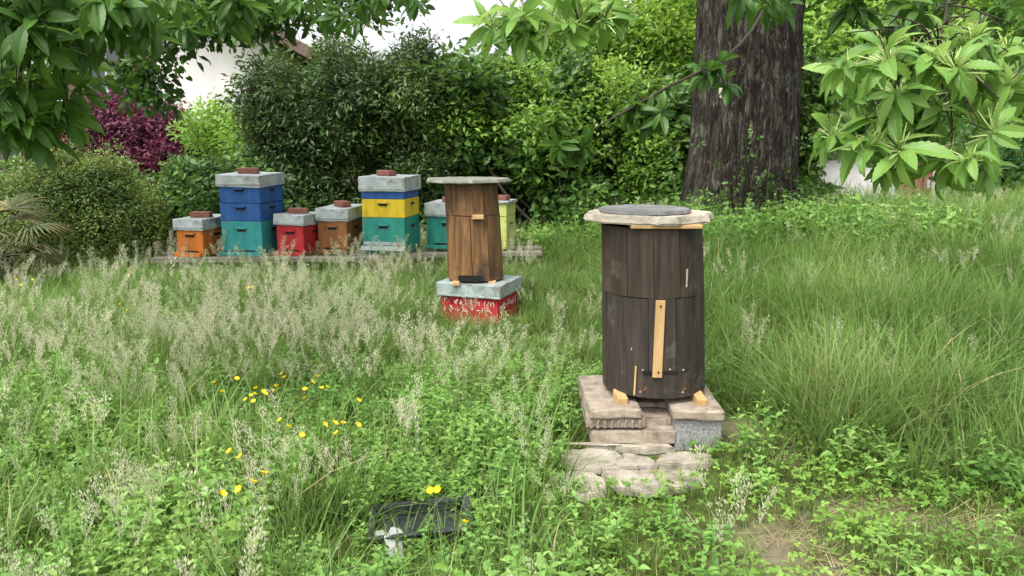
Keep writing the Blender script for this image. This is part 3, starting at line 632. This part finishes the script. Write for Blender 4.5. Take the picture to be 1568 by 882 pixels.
T=empty('black_plastic_tray',(-.35,2.84,.03),.10)
bx('base',(0,0,.006),(.34,.18,.010),'black',T,.003)
for nm,c,s in (('rim_front',(0,-.092,.028),(.36,.012,.055)),('rim_back',(0,.092,.028),(.36,.012,.055)),('rim_left',(-.175,0,.028),(.012,.172,.055)),('rim_right',(.175,0,.028),(.012,.172,.055)),('lip_front',(0,-.104,.056),(.39,.02,.006)),('lip_back',(0,.104,.056),(.39,.02,.006)),('lip_left',(-.188,0,.0565),(.02,.188,.006)),('lip_right',(.188,0,.0565),(.02,.188,.006))): bx(nm,c,s,'black',T,.002)
for i in range(6): bx(f'rib_{i}',(-.14+i*.056,0,.014),(.008,.15,.008),'black',T,.002)
T.rotation_euler=(math.radians(8),math.radians(-4),.1)
W=empty('white_plastic_sheet',(-.43,2.72,.04))
plate('sheet',W,(0,0,0),[(-.03,-.05),(.035,-.06),(.03,.04),(.0,.06),(-.04,.03)],.003,'white',.003,.001); W.children[0].rotation_euler=(math.radians(58),.15,.5)
plate('sheet_fragment',W,(-.08,.05,.01),[(-.04,-.02),(.04,-.02),(.03,.02),(-.03,.02)],.003,'white',.003,.001)
# ------------------------------------------------------------ big chestnut
CT=empty('chestnut_tree',(2.58,9.1,0)); cx,cy=2.58,9.1
mb=MB(); nA=240;nZ=160; v=[]
for z in np.linspace(-.1,5.5,nZ):
    r=.60+.30*math.exp(-max(0,z-.3)/.35)-.012*z; ox=.015*z-.02+ (.02*math.sin(z*1.3))
    for k in range(nA):
        a=2*math.pi*k/nA
        ph=19*a+2.2*math.sin(z*1.9+a*3)+.9*math.sin(z*5.3+a*5)
        ridge=abs(math.sin(ph*.5))**.6*(.75+.25*math.sin(z*9+a*11))
        rr=r*(1+.035*math.sin(3*a+.6+z*.3)+.03*math.sin(5*a+1.2-z*.4)+.02*math.sin(8*a+z*.5))+.042*ridge-.03+rng.normal(0,.003)
        v.append((ox+rr*math.cos(a),rr*math.sin(a),z))
f=[(j*nA+k,j*nA+(k+1)%nA,(j+1)*nA+(k+1)%nA,(j+1)*nA+k) for j in range(nZ-1) for k in range(nA)]
mb.add(v,f,0); mb.build('trunk',['bark'],parent=CT,smooth=True)
mb=MB(); mb.add([(-.42,-.497,2.0),(-.385,-.51,1.98),(-.36,-.52,2.05),(-.39,-.51,2.12),(-.42,-.49,2.08)],[(0,1,2,3,4)],0)
mb.build('bark_scar',['lidstone'],parent=CT,loc=(0,-.05,-.05))
twm=MB(); PL=[];PD=[]
def bough(path,r0,r1,mass,n,lst,tw=1):
    sp=smooth_path(path,7); rad=r1+(r0-r1)*np.linspace(1,0,len(sp))**1.6; tube(twm,[tuple(p) for p in sp],rad,7,0)
    for c,ext,nn in mass:
        for i in range(nn):
            for _ in range(60):
                u=rng.uniform(-1,1,3)
                if np.linalg.norm(u)<=1: break
            p=Vector(c)+Vector(u*np.array(ext)); lst.append(tuple(p)); tip=p+Vector((0,0,.12))
            q=min(sp,key=lambda s:(s-tip).length+ .3*max(0,tip.z-s.z))
            if (q-tip).length<1.0:
                mid=(q+tip)/2+Vector((rng.normal(0,.02),rng.normal(0,.02),.10*(q-tip).length)); mm=smooth_path([q,mid,tip],4)
                tube(twm,[tuple(t) for t in mm],np.linspace(.004,.0022,len(mm)),5,0)
top=(2.62,8.9,4.6)
bough([top,(2.5,6.0,3.9),(2.2,4.2,3.0),(1.8,3.4,2.35),(1.52,2.95,1.80)],.07,.004,[((1.46,2.85,1.52),(.33,.26,.17),28),((1.30,2.80,1.70),(.24,.22,.10),11),((1.66,3.05,1.74),(.24,.25,.16),16)],0,PL)
bough([top,(3.2,6.5,4.0),(2.8,5.0,3.3),(2.4,4.5,2.7),(2.0,4.0,2.4)],.07,.004,[((2.25,4.3,2.10),(.65,.4,.20),34),((1.45,4.3,2.25),(.45,.4,.12),12)],0,PD)
bough([top,(3.9,7.0,3.8),(3.6,5.8,3.0),(3.3,5.3,2.6)],.08,.005,[((3.3,5.4,2.2),(.6,.5,.35),24)],0,PL)
bough([top,(1.6,6.5,4.0),(.7,4.6,3.2),(.25,3.7,2.5),(.10,3.4,2.12)],.09,.004,[((.10,3.32,1.95),(.29,.2,.09),14),((.32,3.3,2.01),(.14,.15,.06),6),((.85,4.3,2.42),(.5,.4,.10),5)],0,PL)
bough([top,(2.6,7.8,3.6),(1.9,6.6,2.35),(1.0,5.7,1.82),(.5,5.2,1.56),(.36,5.1,1.47)],.03,.0025,[((.42,5.12,1.44),(.12,.15,.05),4),((.95,5.65,1.68),(.16,.15,.08),6),((1.5,6.2,1.95),(.22,.2,.10),6)],0,PD)
bough([top,(.5,6.5,4.6),(-1.2,4.6,3.6),(-1.7,3.8,2.9),(-1.95,3.4,2.3)],.10,.005,[((-1.85,3.35,1.98),(.5,.35,.20),38),((-2.0,3.3,1.64),(.30,.3,.18),22),((-1.5,3.9,2.2),(.35,.3,.16),10),((-2.5,4.2,2.1),(.5,.4,.35),24)],0,PD)
bough([top,(-.5,7.0,4.4),(-2.0,5.8,3.5),(-2.8,5.6,3.0),(-3.1,5.6,2.6)],.10,.005,[((-2.5,5.8,2.38),(.7,.4,.18),20),((-1.3,6.2,2.50),(.8,.4,.14),20),((-3.6,5.6,2.1),(.3,.3,.3),8)],0,PD)
two=twm.build('boughs',['twig'],smooth=True); two.parent=CT; two.matrix_parent_inverse=Matrix.Translation(-CT.location)
PL=np.array(PL);PD=np.array(PD)
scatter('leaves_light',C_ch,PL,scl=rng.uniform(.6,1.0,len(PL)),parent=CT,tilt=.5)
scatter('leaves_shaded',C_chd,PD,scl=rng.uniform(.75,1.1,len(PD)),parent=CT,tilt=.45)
# ------------------------------------------------------------ shrubs and trees
def shell(ells,n,inner=.55):
    w=np.array([e[1][0]*e[1][2]+e[1][1]*e[1][2] for e in ells]); w/=w.sum()
    ch=rng.choice(len(ells),n,p=w)
    u=rng.normal(size=(n,3)); u/=np.linalg.norm(u,axis=1)[:,None]
    r=inner+(1.05-inner)*rng.random(n)**.6
    lump=1+.22*np.sin(u[:,0]*7+ch)*np.sin(u[:,2]*6+ch*2)*np.sin(u[:,1]*8)
    C=np.array([e[0] for e in ells])[ch]; E=np.array([e[1] for e in ells])[ch]
    P=C+u*E*(r*lump)[:,None]+rng.normal(0,.06,(n,3))
    return P[P[:,2]>gh(P[:,0],P[:,1])+.03]
def shrub(name,base,ells,coll,n,scl=(.8,1.2),trunk=.03,inner=.55,root=None):
    e=empty(name,(base[0],base[1],0)); mb=MB()
    for c,r in ells:
        b=(rng.normal(0,.12),rng.normal(0,.12),0); t=(c[0]-base[0],c[1]-base[1],c[2])
        m=root if root else ((b[0]+t[0])/2+rng.normal(0,.1),(b[1]+t[1])/2+rng.normal(0,.1),t[2]*.45)
        sp=smooth_path([b,m,t],5); tube(mb,[tuple(p) for p in sp],np.linspace(trunk,trunk*.3,len(sp)),6,0)
        for j in range(4):
            u=rng.normal(size=3);u/=np.linalg.norm(u); tube(mb,[t,tuple(np.array(t)+u*np.array(r)*.8)],[trunk*.3,trunk*.08],4,0)
    mb.build('stems',['twig'],parent=e,smooth=True)
    P=shell(ells,n,inner); scatter('leaves',coll,P,scl=rng.uniform(*scl,len(P)),parent=e,tilt=.6)
    return e
def ellset(x0,x1,y,zs,k,rx,rz,jy=.3,ry=.7):
    o=[]
    for x in np.linspace(x0,x1,k):
        for z in zs: o.append(((x+rng.normal(0,.14),y+rng.normal(0,jy),z+rng.normal(0,.16)),(rx*rng.uniform(.7,1.2),ry*rng.uniform(.7,1.2),rz*rng.uniform(.7,1.25))))
    return o
shrub('dark_shrub',(-1.9,10.3),ellset(-2.75,-1.2,10.3,(.6,1.35,2.0),3,.55,.55,.3)+[((-2.2,10.3,2.5),(.2,.2,.25)),((-1.2,10.2,2.45),(.18,.2,.25))],C_dark,3300,(.9,1.4))
shrub('hazel_hedge',(.5,10.7),ellset(-1.2,3.4,10.8,(.6,1.3,1.9),8,.5,.48,.4),C_hedge,4800,(.8,1.3))
shrub('hedge_bright_clumps',(1.0,10.2),[((-.6,10.2,1.75),(.55,.4,.35)),((.5,10.1,1.55),(.6,.4,.35)),((1.2,10.3,2.1),(.5,.4,.4)),((.2,10.5,2.25),(.5,.4,.25)),((1.7,10.2,1.3),(.4,.4,.4)),((-1.1,10.3,2.1),(.35,.3,.3))],C_bright,620,(.5,.95))  # brighter leaf clumps added so the hedge's shading shows lighter tops
shrub('hazel_hedge',(4.5,12.4),ellset(3.2,7.5,12.7,(.7,1.4),6,.7,.6,.3),C_hedge,2200,(.9,1.4))
shrub('elder_tree',(2.2,12.2),ellset(1.1,3.2,12.3,(2.0,2.6,3.2),3,.65,.5,.3),C_bright,1700,(.7,1.2),.07)
shrub('elder_tree',(-.2,13),ellset(-.6,1.2,13.2,(1.8,2.2),3,.7,.5,.3),C_bright,900,(1,1.5),.07)
shrub('boxwood_shrub',(-4.75,8.7),[((-4.7,8.7,.6),(.75,.6,.6)),((-4.8,8.7,.95),(.5,.45,.4)),((-4.3,8.6,.5),(.5,.5,.45)),((-5.3,8.8,.6),(.5,.5,.5)),((-4.4,8.6,.95),(.25,.25,.35))],C_box,3200,(.9,1.4),.02)
shrub('privet_shrub',(-3.9,9.8),ellset(-4.3,-2.9,9.9,(.4,.95),4,.5,.4,.2),C_hedge,1100,(.7,1.0))
shrub('privet_shrub',(-6,10),ellset(-7.6,-5.0,10.2,(.3,.7),4,.6,.4,.2),C_hedge,1200,(.8,1.2))
shrub('purple_plum_tree',(-6.1,12.6),[((-5.8,12.6,1.5),(.7,.6,.6)),((-6.6,12.6,1.3),(.7,.6,.6)),((-5.3,12.6,1.15),(.6,.6,.5)),((-6.2,12.7,1.8),(.45,.4,.35))],C_red,1700,(.8,1.2),.05)
shrub('young_maple_tree',(-4.2,12),ellset(-4.4,-2.8,12.1,(1.4,1.85),3,.45,.35,.2),C_bright,520,(.7,1.1),.05)
shrub('linden_tree',(-6.6,6.9),[((-2.75,7.0,2.5),(.4,.4,.25)),((-3.15,7.0,2.0),(.22,.2,.28)),((-2.1,7.1,2.6),(.4,.3,.2)),((-1.3,7.2,2.72),(.6,.3,.16)),((-3.7,7.0,2.6),(.4,.3,.2)),((-4.6,7.0,2.2),(.4,.4,.5))],C_lin,480,(.7,1.1),.05,inner=.2,root=(.5,.1,3.3))
shrub('walnut_tree',(6,17),ellset(4.0,9.5,17,(2.4,3.4,4.4),4,1.3,1.0,.5,1),C_bright,1800,(1.3,2.1),.12,inner=.3)
shrub('walnut_tree',(11.5,20),ellset(9,14,20,(2.0,3.5,5),3,1.8,1.5,.5,1.5),C_hedge,1300,(2,3),.14,inner=.3)
shrub('distant_trees',(0,34),ellset(-26,30,36,(1.2,2.6),16,3,1.8,2,2),C_bright,2600,(4,6),.2)
a=rng.uniform(0,6.283,420); zz=.35+np.abs(rng.normal(0,.45,420)); rr=.66+.28*np.exp(-zz/.4)+rng.uniform(0,.15,420)
iv=scatter('ivy',C_lin,np.stack([cx+rr*np.cos(a),cy+rr*np.sin(a),zz],1)[np.sin(a)<.2],scl=.5,tilt=.7)
x=rng.uniform(1.2,4.5,260); y=rng.uniform(7.6,8.6,260); scatter('nettle_patch',C_herb,np.stack([x,y,gh(x,y)],1),scl=rng.uniform(1.4,2.3,260))
x=rng.uniform(-1.,2.2,240); y=rng.uniform(9.0,10.2,240); scatter('nettle_patch',C_herb,np.stack([x,y,gh(x,y)],1),scl=rng.uniform(1.2,2.0,240))
PM=empty('fan_palm',(-4.75,7.3,0)); mb=MB(); tube(mb,[(0,0,0),(0,0,.45)],[.10,.11],10,1)
for i in range(20):
    az=rng.uniform(0,6.28); el=rng.uniform(-.3,1.1); L=rng.uniform(.3,.5); d=np.array([math.cos(az)*math.cos(el),math.sin(az)*math.cos(el),math.sin(el)]); b=np.array([0,0,.45]); t=b+d*L
    tube(mb,[tuple(b),tuple(t)],[.008,.005],4,0)
    for k in range(22):
        an=(k-10.5)/10.5*1.7; v,f,uv=leaf(.36,.022,5,.5,.9); mb.add(v@Rm(0,0,an).T@Rm(rng.normal(0,.05),-el+.3,az).T+t,f,0,uv)
mb.build('fronds',['palm','twig'],parent=PM)
# ------------------------------------------------------------ houses
def house(name,loc,rz,W,D,Hh,rise,wall,over=.6,wins=(),shut='timber'):
    e=empty(name,loc,rz); mb=MB()
    v=[(-W/2,0,0),(W/2,0,0),(W/2,D,0),(-W/2,D,0),(-W/2,0,Hh),(W/2,0,Hh),(W/2,D,Hh),(-W/2,D,Hh),(0,0,Hh+rise),(0,D,Hh+rise)]
    mb.add(v,[(0,1,5,8,4),(2,3,7,9,6),(1,2,6,5),(3,0,4,7)],0); mb.build('walls',[wall],parent=e)
    k=rise/(W/2); th=.14
    for s in (-1,1):
        x1=s*(W/2+over); z1=Hh-k*over; mb=MB()
        v=[(0,-over,Hh+rise+.02),(x1,-over,z1+.02),(x1,D+over,z1+.02),(0,D+over,Hh+rise+.02)]
        v+= [(a,b,c+th) for a,b,c in v]; mb.add(v,[(0,1,2,3),(7,6,5,4),(0,4,5,1),(1,5,6,2),(2,6,7,3)],0)
        mb.build('roof_slope',['roof'],parent=e)
        L=math.hypot(W/2+over,k*(W/2+over)); bx('barge_board',(x1/2,-over-.03,(Hh+rise+z1)/2+.02),(L,.05,.22),'timber',e,.005,rot=(0,s*math.atan(k),0))
        for j in range(int(D/.8)): bx('rafter_end',(s*(W/2+over*.5),.3+j*.8,Hh-k*over*.5-.07),(over,.1,.12),'timber',e,.004,rot=(0,s*math.atan(k),0))
        for q in (.25,.5,.75): bx('purlin_end',(x1*q,-over*.5,(Hh+rise)-k*abs(x1*q)-.09),(.14,over,.16),'timber',e,.004)
    for (x,z,w,h) in wins:
        bx('window_frame',(x,-.01,z),(w+.12,.06,h+.12),'white',e,.005); bx('window_pane',(x,-.035,z),(w,.03,h),'glass',e,.002); bx('window_mullion',(x,-.055,z),(.05,.02,h),'white',e,.002)
        for s in (-1,1):
            bx('shutter',(x+s*(w*.78),-.05,z),(w*.5,.05,h+.05),shut,e,.004)
            for q in range(7): bx('shutter_slat',(x+s*(w*.78),-.085,z-h*.42+q*h*.14),(w*.42,.02,h*.05),shut,e,.003)
        bx('window_sill',(x,-.08,z-h/2-.1),(w+.3,.16,.06),'slab',e,.004)
    return e
house('white_house',(-8.3,17.5,0),.12,6.4,8,3.7,1.7,'wall',.9,[(-.3,2.9,.9,1.2),(1.9,1.2,.9,1.2),(-2.2,1.2,.7,1.0)])
house('ochre_house',(-5.6,25,0),math.pi/2,7,5,2.7,1.0,'wall2',.6,[(-1,1.6,.9,1.1),(1.6,1.6,.9,1.1)])
house('village_house',(-3,36,0),.2,8,8,2.8,1.4,'wall',.6,[(-1.5,2,1,1.2),(1.5,2,1,1.2)])
house('village_house',(13.2,22,0),-.15,5,6,4.6,1.6,'wall',.6,[(-1.2,2.9,.9,1.3),(1.2,2.9,.9,1.3),(-1.2,1.0,.9,1.1)],'tealp')
sh=empty('garden_shed',(5.0,11.2,.4))
bx('wall',(-.1,.5,.46),(2.2,.9,.92),'wall',sh,.01); bx('door',(.62,.03,.50),(.5,.05,.88),'reddoor',sh,.006); bx('roof',(-.1,.5,.965),(2.4,1.15,.07),'roof',sh,.01,rot=(.06,0,0)); bx('door_handle',(.8,-.01,.5),(.04,.05,.12),'metal',sh,.004)
bx('post',(.28,-.02,.52),(.09,.09,1.0),'white',sh,.004)
for i in range(3): bx(f'door_plank_gap_{i}',(.50+i*.12,.003,.5),(.008,.012,.84),'hole',sh,0)
F=empty('wire_fence',(7,12.2,.4)); mb=MB()
for i in range(8): tube(mb,[(-3.2+i*1.2,0,0),(-3.2+i*1.2,0,1.5)],[.025,.025],8,0)
for z in np.arange(.1,1.5,.12): tube(mb,[(-3.2,0,z),(5.2,0,z)],[.004,.004],4,0)
for x in np.arange(-3.2,5.2,.12): tube(mb,[(x,0,.05),(x,0,1.45)],[.003,.003],4,0)
mb.build('mesh_panel',['wire'],parent=F)
# ------------------------------------------------------------ sky, sun, camera
w=bpy.data.worlds.new('World'); S.world=w; w.use_nodes=True; N=w.node_tree.nodes; L=w.node_tree.links
bg=N['Background']; sk=N.new('ShaderNodeTexSky'); sk.sky_type='NISHITA'; sk.sun_disc=False
EL,AZ=math.radians(58),math.radians(215)
sk.sun_elevation=EL; sk.sun_rotation=AZ; sk.air_density=1.0; sk.dust_density=6; sk.ozone_density=.6
hs=N.new('ShaderNodeHueSaturation'); hs.inputs['Saturation'].default_value=.15; hs.inputs['Value'].default_value=3.05
L.new(sk.outputs[0],hs.inputs['Color']); L.new(hs.outputs[0],bg.inputs['Color']); bg.inputs['Strength'].default_value=.15
sl=bpy.data.lights.new('sun','SUN'); sl.energy=1.4; sl.angle=math.radians(16); sl.color=(1,.96,.9); so=bpy.data.objects.new('sun',sl); MAIN.objects.link(so)
d=Vector((math.sin(AZ)*math.cos(EL),math.cos(AZ)*math.cos(EL),math.sin(EL))); so.rotation_euler=d.to_track_quat('Z','Y').to_euler(); so.location=(0,0,20)
cam=bpy.data.cameras.new('camera'); cam.lens=28; cam.sensor_width=36; cam.clip_end=500; co=bpy.data.objects.new('camera',cam); MAIN.objects.link(co)
co.location=(0,0,1.5); co.rotation_euler=(math.radians(90-10.5),0,0); S.camera=co
S.view_settings.view_transform='Standard'; S.view_settings.look='None'; S.view_settings.exposure=0
